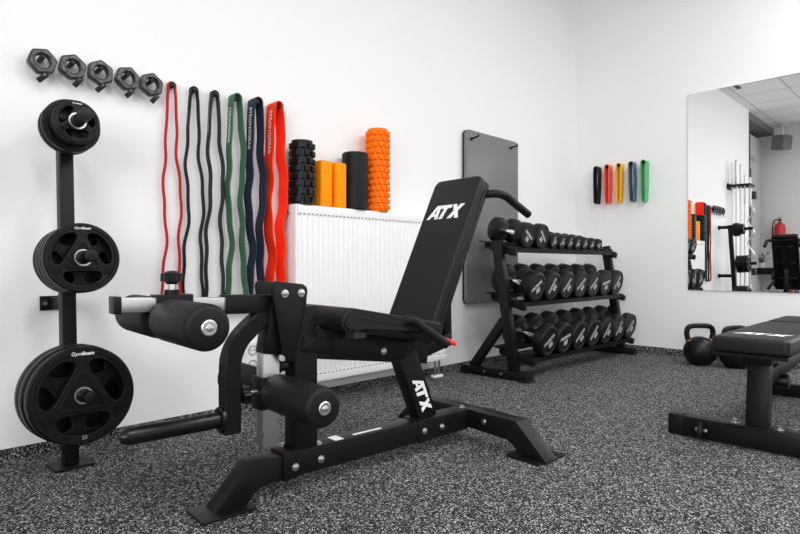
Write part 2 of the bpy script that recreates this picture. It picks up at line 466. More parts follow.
# leg lever: top arm, chrome extension, curved drop with plate horn
obj('lever_arm', bar(bm_new(), (0.085, 0, 0.605), (0.262, 0, 0.602), 0.052, 0.056), S, bench)
obj('arm_extension', bar(bm_new(), (-0.200, 0, 0.616), (0.12, 0, 0.606), 0.042, 0.038, bev=0.002), M['brushed'], bench, label='chrome telescopic tube')
obj('end_cap', box(bm_new(), (-0.208, 0, 0.616), (0.02, 0.05, 0.046), bev=0.003), M['plastic'], bench)
bm = bm_new()
box(bm, (-0.062, 0, 0.612), (0.10, 0.06, 0.056), bev=0.003)
box(bm, (-0.062, 0, 0.585), (0.06, 0.05, 0.05), bev=0.003)
obj('roller_bracket', bm, S, bench)
def knob(mtx, stem=0.03):
    bm = bm_new()
    pts = []
    for i in range(48):
        a = 2*PI*i/48; r = 0.027+0.004*math.cos(6*a); pts.append((r*math.cos(a), r*math.sin(a)))
    prism(bm, pts, stem, stem+0.022, mtx, 0.0)
    lathe(bm, [(0, stem-0.008), (0.014, stem-0.008), (0.02, stem), (0.02, stem+0.024), (0.012, stem+0.029), (0, stem+0.03)], mtx, 20)
    k = obj('knob', bm, M['plastic'], bench)
    bm = bm_new(); lathe(bm, [(0, 0), (0.011, 0), (0.011, stem-0.006), (0, stem-0.006)], mtx, 16); obj('knob_stem', bm, M['chrome'], k)
knob(T(-0.062, 0, 0.646))
bm = bm_new(); lathe(bm, [(0, 0), (0.02, 0), (0.02, 0.014), (0, 0.014)], T(-0.062, 0, 0.639), 16); obj('knob_collar', bm, M['plastic'], bench)
def roller(s, z, v0, v1, sg):
    a, b = sg*v0, sg*v1
    bm = bm_new(); mt = basis((s, a, z), (1, 0, 0), (0, 0, sg), (0, sg, 0)); L = abs(b-a); r = 0.0575
    lathe(bm, [(0, 0), (r-0.012, 0), (r-0.004, 0.003), (r, 0.012), (r, L-0.014), (r-0.004, L-0.005), (r-0.013, L), (0, L)], mt, 40)
    ro = obj('foam_roller', bm, FO, bench)
    bm = bm_new(); lathe(bm, [(0, L-0.001), (0.0195, L-0.001), (0.0195, L+0.002), (0.017, L+0.004), (0, L+0.004)], mt, 28)
    obj('washer', bm, M['brushed'], ro)
    bm = bm_new(); lathe(bm, [(0, L+0.003), (0.009, L+0.003), (0.008, L+0.009), (0.003, L+0.011), (0, L+0.011)], mt, 16)
    obj('cap_bolt', bm, M['zinc'], ro)
roller(-0.08, 0.572, 0.030, 0.300, -1); roller(-0.08, 0.572, 0.030, 0.290, 1)
bm = bm_new()
P = smooth_path([(0.255, 0, 0.592), (0.215, 0, 0.565), (0.17, 0, 0.530), (0.135, 0, 0.495), (0.113, 0, 0.45), (0.108, 0, 0.40), (0.108, 0, 0.31), (0.108, 0, 0.222)], 6)
sweep(bm, P, rectp(0.052, 0.05, 0.08), up=(0, 1, 0)); obj('curved_lever', bm, S, bench)
bm = bm_new(); mt = basis((0.066, 0, 0.272), (0, 1, 0), (0, 0, 1), (-1, 0, 0)); mt = mt @ T(0, 0, 0)
mh = basis((0.083, 0, 0.266), (0, -1, 0), (0, 0, 1), (-1, 0, 0))
lathe(bm, [(0, 0), (0.0375, 0), (0.0375, 0.008), (0.034, 0.011), (0.024, 0.011), (0.024, 0.258), (0.020, 0.270), (0.014, 0.279), (0, 0.283)], mh, 36)
obj('plate_horn', bm, M['steel2'], bench)
# chrome leg-curl tube with lower rollers
obj('curl_tube', box(bm_new(), (0.233, 0, 0.305), (0.056, 0.046, 0.29), bev=0.002), M['brushed'], bench, label='chrome upright adjustment tube')
obj('curl_bracket', box(bm_new(), (0.229, 0, 0.327), (0.074, 0.062, 0.10), bev=0.003), S, bench)
obj('tube_sleeve', bar(bm_new(), (0.235, 0, 0.445), (0.262, 0, 0.60), 0.062, 0.062, (0, 1, 0)), S, bench)
roller(0.245, 0.328, 0.030, 0.300, -1); roller(0.245, 0.328, 0.030, 0.29, 1)
knob(basis((0.192, 0, 0.330), (0, 1, 0), (0, 0, 1), (1, 0, 0)) @ R(PI, 'X'), 0.028)
bm = bm_new(); cyl(bm, (0.262, 0, 0.40), (0.305, 0, 0.40), 0.016, bev=0.002); cyl(bm, (0.262, 0, 0.40), (0.272, 0, 0.40), 0.022); obj('rubber_stop', bm, M['plastic'], bench)
# bolts
bm_l = [(0.306, -0.043, 0.085), (0.403, -0.04, 0.088), (0.866, -0.043, 0.092), (0.963, -0.04, 0.090), (0.260, -0.057, 0.634), (0.318, -0.057, 0.634), (0.677, -0.028, 0.412)]
for x, y, z in bm_l:
    bm = bm_new(); mt = basis((x, y, z), (1, 0, 0), (0, 0, 1), (0, -1, 0))
    lathe(bm, [(0, 0), (0.0125, 0), (0.0125, 0.002), (0.0085, 0.002), (0.0085, 0.008), (0.004, 0.010), (0, 0.010)], mt, 18); obj('bolt', bm, M['zinc'], bench)
for x, y in ((0.30, 0.03), (0.405, -0.02), (1.12, 0.0)):
    bm = bm_new(); lathe(bm, [(0, 0), (0.0125, 0), (0.0125, 0.002), (0.0085, 0.002), (0.0085, 0.008), (0, 0.010)], T(x, y, 0.1365 if x < .35 else 0.132), 18); obj('bolt', bm, M['zinc'], bench)
bm = bm_new(); lathe(bm, [(0, 0), (0.0125, 0), (0.0125, 0.002), (0.0085, 0.002), (0.0085, 0.008), (0, 0.010)], basis((1.118, -0.12, 0.098), (0, 1, 0), (0, 0, 1), (-1, 0, 0)), 18); obj('bolt', bm, M['zinc'], bench)
# seat
bm = bm_new()
rc = (0.455, 0.545); rr = 0.039; poly = []
for i in range(15):
    a = math.radians(80+i*(300-80)/14); poly.append((rc[0]+rr*math.cos(a), rc[1]+rr*math.sin(a)))
poly += [(0.500, 0.526), (0.86, 0.464), (0.868, 0.47), (0.872, 0.498), (0.865, 0.508), (0.855, 0.512)]
mt = basis((0, 0, 0), (1, 0, 0), (0, 0, 1), (0, -1, 0))
prism(bm, list(reversed(poly)), -0.145, 0.145, mt, 0.0)
e = [x for x in bm.edges if abs(abs(x.verts[0].co.y)-0.145) < 1e-4 and abs(x.verts[0].co.y-x.verts[1].co.y) < 1e-5]
bmesh.ops.bevel(bm, geom=e, offset=0.010, segments=3, affect='EDGES')
seat = obj('seat', bm, LE, bench)
bm = bm_new()
for dz in (0.0, ):
    tube(bm, [(0.49, -0.1445, 0.548), (0.66, -0.1445, 0.517), (0.86, -0.1445, 0.486)], 0.0022, 8)
obj('piping', bm, M['plastic'], seat)
obj('seat_board', bar(bm_new(), (0.47, 0, 0.518), (0.86, 0, 0.451), 0.25, 0.03), M['plastic'], bench)
obj('seat_frame', bar(bm_new(), (0.37, 0, 0.468), (0.90, 0, 0.392), 0.058, 0.100), S, bench)
bm = bm_new(); bar(bm, (0.335, 0, 0.47), (0.45, 0, 0.452), 0.075, 0.05); box(bm, (0.42, 0, 0.47), (0.05, 0.05, 0.06), bev=0.002); obj('seat_bracket', bm, S, bench)
obj('seat_clip', box(bm_new(), (0.500, -0.10, 0.500), (0.05, 0.05, 0.036), bev=0.002), M['clip'], bench, label='dark grey metal clip under the seat')
bm = bm_new(); tube(bm, [(0.66, -0.08, 0.490), (0.68, -0.13, 0.520), (0.70, -0.155, 0.534), (0.74, -0.172, 0.502), (0.825, -0.203, 0.440)], 0.0165, 14, 5)
hd = obj('side_handle', bm, FO, bench)
bm = bm_new(); tube(bm, [(0.66, 0.08, 0.490), (0.68, 0.13, 0.520), (0.70, 0.155, 0.534), (0.74, 0.172, 0.502), (0.825, 0.203, 0.440)], 0.0165, 14, 5)
obj('side_handle', bm, FO, bench)
# leaning post with the white letters
pa, pb = Vector((0.905, 0, 0.125)), Vector((0.795, 0, 0.385))
obj('leaning_post', bar(bm_new(), pa, pb, 0.06, 0.088, (1, 0, 0)), S, bench)
px = (pa-pb).normalized(); py = Vector((0, -1, 0)).cross(px)
c = pb+(pa-pb)*0.60
obj('lettering', atx(0.150, basis((c.x+0.004, -0.0305, c.z), px, py, (0, -1, 0)) @ Matrix.Diagonal((1, 1.0, 1, 1))), M['letter'], bench, label='white bench lettering on the leaning post')
obj('back_strut', bar(bm_new(), (0.80, 0, 0.35), (0.96, 0, 0.50), 0.05, 0.05), S, bench)
obj('adjuster_bar', bar(bm_new(), (0.86, 0, 0.385), (1.03, 0, 0.425), 0.05, 0.05), S, bench)
bm = bm_new(); cyl(bm, (0.965, -0.045, 0.432), (1.01, -0.070, 0.412), 0.0095, bev=0.003); cyl(bm, (0.94, -0.03, 0.435), (0.968, -0.046, 0.431), 0.006)
obj('pin_grip', bm, M['redgrip'], bench, label='bright red adjustment pin grip')
# backrest
ang = math.atan2(0.563, 0.27)
d_ = Vector((math.cos(ang), 0, math.sin(ang))); nf = Vector((-math.sin(ang), 0, math.cos(ang)))
base = Vector((0.825, 0, 0.515))
L0, L1 = -0.03, 0.628
cpt = base+d_*((L0+L1)/2)-nf*0.021
bm = bm_new(); rbox(bm, 0.262, L1-L0, 0.042, 0.03, 0.011, basis(cpt, (0, -1, 0), d_, nf)); back = obj('backrest', bm, LE, bench)
cp2 = base+d_*((L0+L1)/2)-nf*0.054
bm = bm_new(); rbox(bm, 0.258, L1-L0-0.004, 0.022, 0.028, 0.007, basis(cp2, (0, -1, 0), d_, nf)); obj('backrest_board', bm, M['plastic'], bench)
ct = base+d_*0.468+nf*0.0002
obj('lettering', atx(0.192, basis((ct.x, 0.006, ct.z), (0, -1, 0), d_, nf)), M['letter'], back, label='white bench lettering on the backrest')
b0 = base-nf*0.095+d_*(-0.06); b1 = base-nf*0.095+d_*0.52
bm = bm_new(); bar(bm, b0, b1, 0.06, 0.05, (1, 0, 0)); obj('back_frame', bm, S, bench)
for t in (0.1, 0.3, 0.5):
    bm = bm_new(); bar(bm, base-nf*0.075+d_*t+Vector((0, -0.09, 0)), base-nf*0.075+d_*t+Vector((0, 0.09, 0)), 0.03, 0.02); obj('back_brace', bm, S, bench)
obj('support_strut', bar(bm_new(), b0+d_*0.3, (1.02, 0, 0.42), 0.04, 0.04), S, bench)
bm = bm_new()
tube(bm, [(1.125, 0.0, 1.005), (1.135, -0.10, 1.005), (1.155, -0.145, 1.007), (1.20, -0.160, 1.000), (1.26, -0.16, 0.975), (1.355, -0.16, 0.934)], 0.0165, 14, 5)
obj('top_handle', bm, FO, bench)
bm = bm_new()
tube(bm, [(1.125, 0.0, 1.005), (1.135, 0.10, 1.005), (1.155, 0.145, 1.007), (1.20, 0.160, 1.000), (1.26, 0.16, 0.975), (1.355, 0.16, 0.934)], 0.0165, 14, 5)
obj('top_handle', bm, FO, bench)
# paper stickers on the beam
for c_, sx, sy, a in (((0.485, -0.005), 0.035, 0.05, 0), ((0.615, -0.012), 0.125, 0.014, 0)):
    obj('sticker', box(bm_new(), (c_[0], c_[1], 0.1322), (sx, sy, 0.0006)), M['sticker'], bench, label='small white paper sticker')

# ------------------------------------------------------------------ flat bench on the right
fb = thing('weight_bench', 'low flat black bench cut by the right edge of the photo', 'weight bench', (2.45, 0.592, 0))
bm = bm_new(); box(bm, (0.135, 0, 0.045), (0.075, 0.62, 0.08), bev=0.004); obj('foot_bar', bm, S, fb)
for sg in (-1, 1):
    bm = bm_new(); box(bm, (0.135, sg*0.295, 0.046), (0.079, 0.06, 0.084), bev=0.003); obj('foot_cap', bm, M['plastic'], fb)
    bm = bm_new(); cyl(bm, (0.085, sg*0.19-0.009, 0.040), (0.085, sg*0.19+0.009, 0.040), 0.034, 28, 0.004); wl_ = obj('rubber_wheel', bm, M['rubber'], fb)
    for dy in (-1, 1): bm = bm_new(); cyl(bm, (0.088, sg*0.19+dy*0.009, 0.042), (0.088, sg*0.19+dy*0.022, 0.042), 0.0085, 14, 0.002); obj('axle_bolt', bm, M['zinc'], wl_)
    bm = bm_new(); lathe(bm, [(0, 0), (0.016, 0), (0.016, 0.003), (0.010, 0.003), (0.010, 0.016), (0, 0.018)], T(0.125, sg*0.075, 0.088), 16); obj('bolt', bm, M['zinc'], fb)
obj('base_pad', box(bm_new(), (0.135, 0, 0.087), (0.10, 0.19, 0.006), bev=0.002), S, fb)
obj('post', bar(bm_new(), (0.14, 0, 0.085), (0.18, 0, 0.35), 0.075, 0.07, (1, 0, 0)), S, fb)
obj('long_beam', bar(bm_new(), (0.20, 0, 0.27), (1.42, 0, 0.325), 0.06, 0.065), S, fb)
bm = bm_new(); box(bm, (0.20, 0, 0.355), (0.16, 0.10, 0.05), bev=0.003); box(bm, (0.62, 0, 0.352), (0.6, 0.05, 0.04), bev=0.003); obj('pad_bracket', bm, S, fb)
obj('adjuster_plate', box(bm_new(), (0.33, -0.03, 0.345), (0.05, 0.01, 0.06)), M['speaker'], fb)
bm = bm_new(); cyl(bm, (0.38, -0.06, 0.235), (0.38, 0.06, 0.235), 0.03, bev=0.004); obj('pivot_roller', bm, M['plastic'], fb)
bm = bm_new(); rbox(bm, 0.84, 0.262, 0.062, 0.02, 0.014, T(0.425, 0, 0.414)); bp = obj('backrest', bm, LE, fb)
bm = bm_new(); rbox(bm, 0.40, 0.262, 0.062, 0.02, 0.014, T(1.075, 0, 0.414)); obj('seat', bm, LE, fb)
obj('pad_board', box(bm_new(), (0.42, 0, 0.377), (0.83, 0.25, 0.012)), M['plastic'], fb)
obj('pad_board', box(bm_new(), (1.075, 0, 0.377), (0.38, 0.25, 0.012)), M['plastic'], fb)
obj('lettering', atx(0.195, basis((0.185, -0.005, 0.4452), (0, -1, 0), (1, 0, 0), (0, 0, 1)) @ Matrix.Diagonal((1, 1.0, 1, 1))), M['letter'], bp, label='white bench lettering on the pad')
obj('rear_post', bar(bm_new(), (1.30, 0, 0.06), (1.30, 0, 0.37), 0.07, 0.07, (1, 0, 0)), S, fb)
obj('rear_foot', box(bm_new(), (1.30, 0, 0.035), (0.07, 0.5, 0.07), bev=0.004), S, fb)

# ------------------------------------------------------------------ plate rack on the left wall
rk = thing('plate_rack', 'tall black weight plate rack post with three pegs fixed to the white wall', 'plate rack', (0.613, 2.295, 0))
bm = bm_new(); rbox(bm, 0.13, 0.12, 0.008, 0.006, 0.002, T(0, 0.0, 0.004)); obj('base_plate', bm, S, rk)
ptop, pbot = Vector((0, 0.081, 1.285)), Vector((0, 0.0, 0.006))
obj('post', bar(bm_new(), pbot, ptop, 0.052, 0.046, (1, 0, 0)), S, rk)
pdir = (ptop-pbot).normalized()
def post_y(z): return 2.295+0.085*z/1.345
for z in (0.575, 1.255):
    yy = post_y(z)-2.295
    bm = bm_new(); box(bm, (0.008, (yy+0.02+0.222)/2, z), (0.036, 0.222-yy-0.02, 0.045), bev=0.002)
    box(bm, (-0.002, 0.220, z), (0.088, 0.008, 0.055), bev=0.001)
    b_ = obj('wall_bracket', bm, S, rk)
    bm = bm_new(); cyl(bm, (-0.030, 0.216, z), (-0.030, 0.209, z), 0.008); obj('bolt', bm, M['zinc'], b_)
TAU = math.radians(4)
ax = Vector((0, -math.cos(TAU), math.sin(TAU)))
PEG = [(0.276, 2.05), (0.746, 2.05), (1.228, 2.095)]     # z at plate face, y of the tip
def peg_pt(z0, y):                                       # point on the peg axis at distance y, z0 given at y=2.15
    return Vector((0.611, y, z0+(2.15-y)*math.tan(TAU)))
for z0, yt in PEG:
    a = peg_pt(z0, post_y(z0)-0.02)-Vector((0.613, 2.295, 0)); b = peg_pt(z0, yt)-Vector((0.613, 2.295, 0))
    bm = bm_new(); cyl(bm, a, b, 0.0205, 28, 0.004)
    pg = obj('peg', bm, M['plastic'], rk)
def plate_shape(r, t, holes=True):
    """weight plate lying about local -y axis, back face at y=0, front at y=-t"""
    mt = basis((0, -t/2, 0), (1, 0, 0), (0, 0, 1), (0, -1, 0))
    n = 64
    outer = [(r*0.985*math.cos(2*PI*i/n), r*0.985*math.sin(2*PI*i/n)) for i in range(n)]
    bore = [(0.0255*math.cos(2*PI*i/24), 0.0255*math.sin(2*PI*i/24)) for i in range(24)]
    sp = [outer, bore]
    ro, a_ = r*0.82, r*0.37
    if holes:
        for k in range(3):
            th0 = math.radians(30+120*k)
            hw = math.radians(46); pts = []
            for i in range(13):
                a = -hw+2*hw*i/12; rr_ = ro*(1-0.10*(abs(a)/hw)**6)
                pts.append((rr_*math.cos(a), rr_*math.sin(a)))
            yb = ro*0.70
            pts += [(a_*1.10, yb*0.86), (a_*1.0, yb*0.6), (a_*1.0, -yb*0.6), (a_*1.10, -yb*0.86)]
            c0, s0 = math.cos(th0), math.sin(th0)
            sp.append([(x*c0-y*s0, x*s0+y*c0) for x, y in pts])
    bm = from_curve(sp, t/2-0.003-0.003, 0.003, mt)
    # raised rim band
    mo = basis((0, -t/2, 0), (1, 0, 0), (0, 0, -1), (0, 1, 0))
    h = t/2
    lathe(bm, [(r*0.86, h-0.004), (r*0.88, h), (r*0.97, h), (r, h-0.005), (r, -h+0.005), (r*0.97, -h), (r*0.88, -h), (r*0.86, -h+0.004), (r*0.86, h-0.004)], mo, 72)
    # raised triangular ridge round the hub
    mf = basis((0, -t+0.003, 0), (1, 0, 0), (0, 0, 1), (0, -1, 0))
    def tri(k, rd):
        out = []
        for j in range(3):
            th0 = math.radians(90+120*j); cx, cy = r*k*math.cos(th0), r*k*math.sin(th0)
            for i in range(9):
                a = th0-PI/3+i*(2*PI/3)/8; out.append((cx+r*rd*math.cos(a), cy+r*rd*math.sin(a)))
        return out
    from_curve([tri(0.40, 0.10), tri(0.36, 0.07)], 0.003, 0.0015, mf, bm)
    for th0 in (210, 330):
        a = math.radians(th0); c2 = Vector((r*0.77*math.cos(a), -t+0.001, r*0.77*math.sin(a)))
        q = r*0.075
        ct2 = basis(c2, (math.cos(a+PI/2), 0, math.sin(a+PI/2)), (math.cos(a), 0, math.sin(a)), (0, -1, 0))
        from_curve([[(-q, -q), (q, -q), (q, q), (-q, q)], [(-q*.8, -q*.8), (q*.8, -q*.8), (q*.8, q*.8), (-q*.8, q*.8)]], 0.002, 0, ct2, bm)
    return bm
def simple_plate(r, t):
    bm = bm_new(); mo = basis((0, -t/2, 0), (1, 0, 0), (0, 0, -1), (0, 1, 0)); h = t/2
    lathe(bm, [(0.0255, -h), (0.0255, h), (r*0.3, h), (r*0.34, h-0.006), (r*0.78, h-0.006), (r*0.82, h), (r*0.95, h), (r, h-0.006), (r, -h+0.006), (r*0.95, -h), (r*0.3, -h), (0.0255, -h)], mo, 64)
    return bm
def make_plate(label, group, r, t, z0, yfront, logo, num=None, rotz=0.0, holes=True):
    p0 = peg_pt(z0, yfront+t*math.cos(TAU))
    k = thing('weight_plate', label, 'weight plate', p0, (-TAU, 0, 0), group)
    d = obj('disc', plate_shape(r, t, holes), M['plate'], k); d.rotation_euler.y = rotz
    bm = bm_new(); mf = basis((0, 0, 0), (1, 0, 0), (0, 0, -1), (0, 1, 0))
    lathe(bm, [(0.0235, -t-0.003), (0.0285, -t-0.003), (0.030, -t+0.002), (0.030, 0.0), (0.0235, 0.0), (0.0235, -t-0.003)], mf, 40)
    obj('hub_sleeve', bm, M['brushed'] if logo else M['plastic'], k, label='chrome hub ring' if logo else None)
    if logo:
        mt = basis((0, -t-0.0006, r*0.855), (1, 0, 0), (0, 0, 1), (0, -1, 0))
        tb = text('Gym', r*0.105, mt @ T(-r*0.118, 0, 0), 0.0006, 0.2, 0.0, 1.0)
        text('Beam', r*0.105, mt @ T(r*0.098, 0, 0), 0.0006, 0.2, r*0.0015, 1.0, tb)
        obj('lettering', tb, M['letter'], k, label='white maker lettering')
    if num:
        mt = basis((0, -t-0.0006, -r*0.85), (1, 0, 0), (0, 0, 1), (0, -1, 0))
        obj('number', text(num, r*0.11, mt), M['greyprint'], k)
    return k
GP = 'weight plates on the wall rack'
# bottom peg: three
make_plate('frontmost large black grip plate with white lettering on the lowest peg of the rack', GP, 0.166, 0.048, 0.276, 2.135, True, '20')
make_plate('large black plate sandwiched in the middle of the lowest peg of the rack', GP, 0.171, 0.046, 0.276, 2.135+0.053, False, None, 1.05)
make_plate('large black plate at the back of the lowest peg, nearest the post', GP, 0.172, 0.044, 0.276, 2.135+0.104, False, None, 0.4, False)
# middle peg: four
make_plate('frontmost medium black grip plate with white lettering on the middle peg of the rack', GP, 0.1185, 0.033, 0.746, 2.14, True)
for i, nm in enumerate(('second from the front', 'third from the front', 'rearmost')):
    make_plate('medium black plate on the middle peg of the rack, ' + nm + (' of four' if i < 2 else ', nearest the post'), GP, 0.118, 0.031, 0.746, 2.14+0.039+0.037*i, False, None, 1.05-0.5*i, i < 2)
# top peg: two small in front of two bigger
make_plate('smallest black plate with white lettering at the front of the top peg', GP, 0.073, 0.024, 1.228, 2.203, True)
make_plate('small black plate second from the front on the top peg', GP, 0.073, 0.022, 1.228, 2.206+0.028, False, None, 1.0)
make_plate('wider black plate third from the front on the top peg, behind two small plates', GP, 0.093, 0.027, 1.228, 2.209+0.054, False, None, 0.6)
make_plate('wider black plate rearmost on the top peg, against the post', GP, 0.093, 0.027, 1.228, 2.214+0.086, False, None, 0.0, False)

# ------------------------------------------------------------------ barbell collars on wall pegs
def make_collar(i, x, z, rot, jaw):
    k = thing('barbell_collar', ('leftmost', 'second from left', 'middle', 'second from right', 'rightmost')[i] + ' of the five black hexagonal barbell collars high on the wall',
              'barbell collar', (x, W_Y, z), (0, 0, 0), 'barbell collars on wall pegs')
    Y0 = -0.022
    mt = basis((0, Y0-0.020, 0), (1, 0, 0), (0, 0, 1), (0, -1, 0)) @ R(rot, 'Z')
    hexo = []
    for j in range(6):
        a = j*PI/3
        for da in (-0.07, 0.07): hexo.append((0.046*math.cos(a+da), 0.046*math.sin(a+da)))
    bore = [(0.0295*math.cos(2*PI*j/28), 0.0295*math.sin(2*PI*j/28)) for j in range(28)]
    bm = from_curve([hexo, bore], 0.010, 0.004, mt)
    obj('ring', bm, M['collar'], k)
    bm = from_curve([[(a*0.93, b*0.93) for a, b in hexo], [(a*1.07, b*1.07) for a, b in bore]], 0.0015, 0.001, mt @ T(0, 0, 0.0148))  # lighter ring stands in for highlights on the dark collar
    obj('face_highlight', bm, M['collarface'], k, label='lighter metal ring added as the face highlight')
    mt2 = basis((0, 0, 0), (1, 0, 0), (0, 0, 1), (0, -1, 0)) @ R(rot, 'Z')
    for j in range(6):
        a = j*PI/3+PI/6
        bm = bm_new(); cyl(bm, mt2 @ Vector((0.0345*math.cos(a), 0.0345*math.sin(a), -Y0+0.034)), mt2 @ Vector((0.0345*math.cos(a), 0.0345*math.sin(a), -Y0+0.0385)), 0.0032, 10); obj('rivet', bm, M['dark'], k)
    bm = bm_new(); a = math.radians(-75)+jaw
    d = Vector((math.cos(a), 0, math.sin(a)))
    p0 = Vector((0, Y0-0.025, 0))+d*0.038
    cyl(bm, p0, p0+d*0.016, 0.008); obj('hinge', bm, M['collarface'], k)
    bm = bm_new()
    p1 = p0+d*0.014; e = (d+Vector((-1.15, 0, -0.05))).normalized()
    bar(bm, p1+e*(-0.012), p1+e*0.034, 0.020, 0.008, (0, 1, 0)); obj('lever', bm, M['plastic'], k)
    bm = bm_new(); cyl(bm, (0, 0, 0.014), (0, -0.058, 0.017), 0.0095, 18, 0.002)
    obj('wall_peg', bm, M['plastic'], k)
for i, (x, z) in enumerate(((0.562, 1.491), (0.664, 1.495), (0.765, 1.497), (0.869, 1.497), (0.967, 1.494))):
    make_collar(i, x+0.004, z-0.002, [0.2, 0.35, 0.5, 0.25, 0.4][i], [-0.1, 0.25, -0.1, 0.05, 0.15][i])

# ------------------------------------------------------------------ power bands hanging on wall pegs
def make_band(x, z, width, th, m, nm, lab, txt, ts, seed, hw, amp, bot=0.525, tcol='letter', open_=(0, 0)):
    rnd = random.Random(seed)
    k = thing('resistance_band', lab, 'resistance band', (x, W_Y, z), (0, 0, 0), 'long exercise bands on wall pegs')
    bm = bm_new()
    yc = -0.012-width/2
    rp = 0.015 if width < 0.03 else 0.021
    def side(sg, ph, base_):
        out = []
        n = 44
        for i in range(n+1):
            f = i/n; zz = -0.02-(z-bot-0.04)*f
            wob = amp*(math.sin(ph+f*9.0)+0.55*math.sin(ph*1.7+f*17.0)+0.45*math.sin(ph*2.3+f*33.0))*min(1, f*3)
            out.append(Vector((sg*(rp+(hw-rp)*min(1, (f*6)**0.5))+base_*f+wob, yc, zz)))
        return out
    Lf = side(-1, rnd.uniform(0, 6), open_[0]); Rt = side(1, rnd.uniform(0, 6), open_[1])
    top = [Vector((rp*math.cos(a), yc, rp*math.sin(a)-0.004)) for a in [i*PI/8 for i in range(9)]]
    b0, b1 = Rt[-1], Lf[-1]; mid = (b0+b1)/2; rad = (b0-b1).length/2
    botm = [Vector((mid.x+rad*math.cos(a), yc, mid.z-0.8*rad*math.sin(a))) for a in [i*PI/7 for i in range(1, 7)]]
    loop = top + Lf + list(reversed(botm)) + list(reversed(Rt))
    sweep(bm, loop, rectp(th, width, 0.2), up=(0, 1, 0), closed=True)
    obj('strap', bm, m, k)
    bm = bm_new()
    cyl(bm, (0, 0, -0.004), (0, yc-width/2-(0.006 if width < 0.03 else -0.012), -0.001), 0.0125, 18, 0.002); pg = obj('wall_peg', bm, M['plastic'], k)
    if txt:
        # letters follow the outer face of the left strand
        zt = -0.06
        mt = basis((-(hw+th/2+0.0035+0.002), yc, zt-0.075), (0, 0, -1), (0, -1, 0), (-1, 0, 0))
        bmt = text(txt, ts, mt, 0.0004, 0, 0.0002, 1.0)
        # wrap onto the strand
        for vtx in bmt.verts:
            zz = vtx.co.z; best = min(range(len(Lf)-1), key=lambda i: abs((Lf[i].z+Lf[i+1].z)/2-zz))
            a_, b_ = Lf[best], Lf[best+1]; f = (zz-a_.z)/(b_.z-a_.z)
            vtx.co.x = a_.x+(b_.x-a_.x)*f-th/2-0.0010-(0.0003 if vtx.co.x < mt[0][3] else -0.0003)
        obj('lettering', bmt, M[tcol], k)
    return k
make_band(1.070, 1.520, 0.016, 0.008, M['red'], 'red', 'thin red exercise band loop, leftmost of the long bands on the wall', None, 0, 3, 0.020, 0.007, open_=(-0.020, 0.024))
make_band(1.171, 1.520, 0.020, 0.009, M['blk_latex'], 'black', 'thin black exercise band loop second from left, next to the red one', 'STRONGGEAR', 0.0115, 11, 0.022, 0.008, tcol='greyprint', open_=(-0.024, 0.024))
make_band(1.270, 1.522, 0.025, 0.009, M['char_latex'], 'charcoal', 'charcoal exercise band loop beside the green one', 'STRONGGEAR', 0.016, 5, 0.023, 0.008, tcol='greyprint', open_=(-0.016, 0.024))
make_band(1.370, 1.521, 0.050, 0.006, M['green'], 'green', 'dark green exercise band loop hanging between charcoal and navy bands', 'STRONGGEAR', 0.026, 8, 0.029, 0.008, open_=(-0.004, 0.016))
make_band(1.474, 1.521, 0.066, 0.006, M['navy'], 'navy', 'wide navy blue exercise band loop next to the orange-red one', 'STRONGGEAR', 0.032, 21, 0.031, 0.009)
make_band(1.582, 1.520, 0.080, 0.006, M['redorange'], 'orange', 'widest orange-red exercise band loop, beside the radiator', 'STRONGGEAR', 0.034, 14, 0.035, 0.010)

# ------------------------------------------------------------------ radiator
rx0, rx1, rz0, rz1, ry0, ry1 = 1.648, 2.810, 0.115, 1.030, 2.382, 2.492
ra = thing('radiator', 'white panel radiator on the wall behind the leg extension bench', 'radiator', ((rx0+rx1)/2, (ry0+ry1)/2, rz0))
def loc_r(x, y, z): return (x-(rx0+rx1)/2, y-(ry0+ry1)/2, z-rz0)
bm = bm_new()
n = 34; x0, x1 = rx0+0.012, rx1-0.012; poly = []
for i in range(n):
    xa = x0+(x1-x0)*i/n; p_ = (x1-x0)/n
    poly += [(xa, 0.0), (xa+p_*0.30, 0.0), (xa+p_*0.42, -0.004), (xa+p_*0.86, -0.004), (xa+p_*0.98, 0.0)]
poly = [(x, y+ry0+0.004) for x, y in poly]
za, zb = rz0+0.05, rz1-0.055
pr = [bm.verts.new(loc_r(x, y, za)) for x, y in poly]; pt = [bm.verts.new(loc_r(x, y, zb)) for x, y in poly]
for i in range(len(poly)-1): bm.faces.new((pr[i], pr[i+1], pt[i+1], pt[i]))
box(bm, loc_r((x0+x1)/2, ry0+0.010, (rz0+rz1)/2), (x1-x0, 0.012, rz1-rz0-0.006), bev=0.002)
box(bm, loc_r((x0+x1)/2, ry0+0.004, rz0+0.027), (x1-x0, 0.008, 0.048), bev=0.003)
box(bm, loc_r((x0+x1)/2, ry0+0.004, rz1-0.03), (x1-x0, 0.008, 0.054), bev=0.003)
obj('front_panel', bm, M['radiator'], ra)
obj('rear_panel', box(bm_new(), loc_r((x0+x1)/2, ry1-0.006, (rz0+rz1)/2), (x1-x0, 0.012, rz1-rz0-0.02)), M['radiator'], ra)
for x in (rx0+0.006, rx1-0.006):
    bm = bm_new(); box(bm, loc_r(x, (ry0+ry1)/2+0.003, (rz0+rz1)/2), (0.010, ry1-ry0-0.006, rz1-rz0), bev=0.002); obj('side_panel', bm, M['radiator'], ra)
bm = bm_new(); box(bm, loc_r((x0+x1)/2, (ry0+ry1)/2, rz1-0.005), (x1-x0, ry1-ry0-0.012, 0.008)); obj('top_grille', bm, M['radiator'], ra)
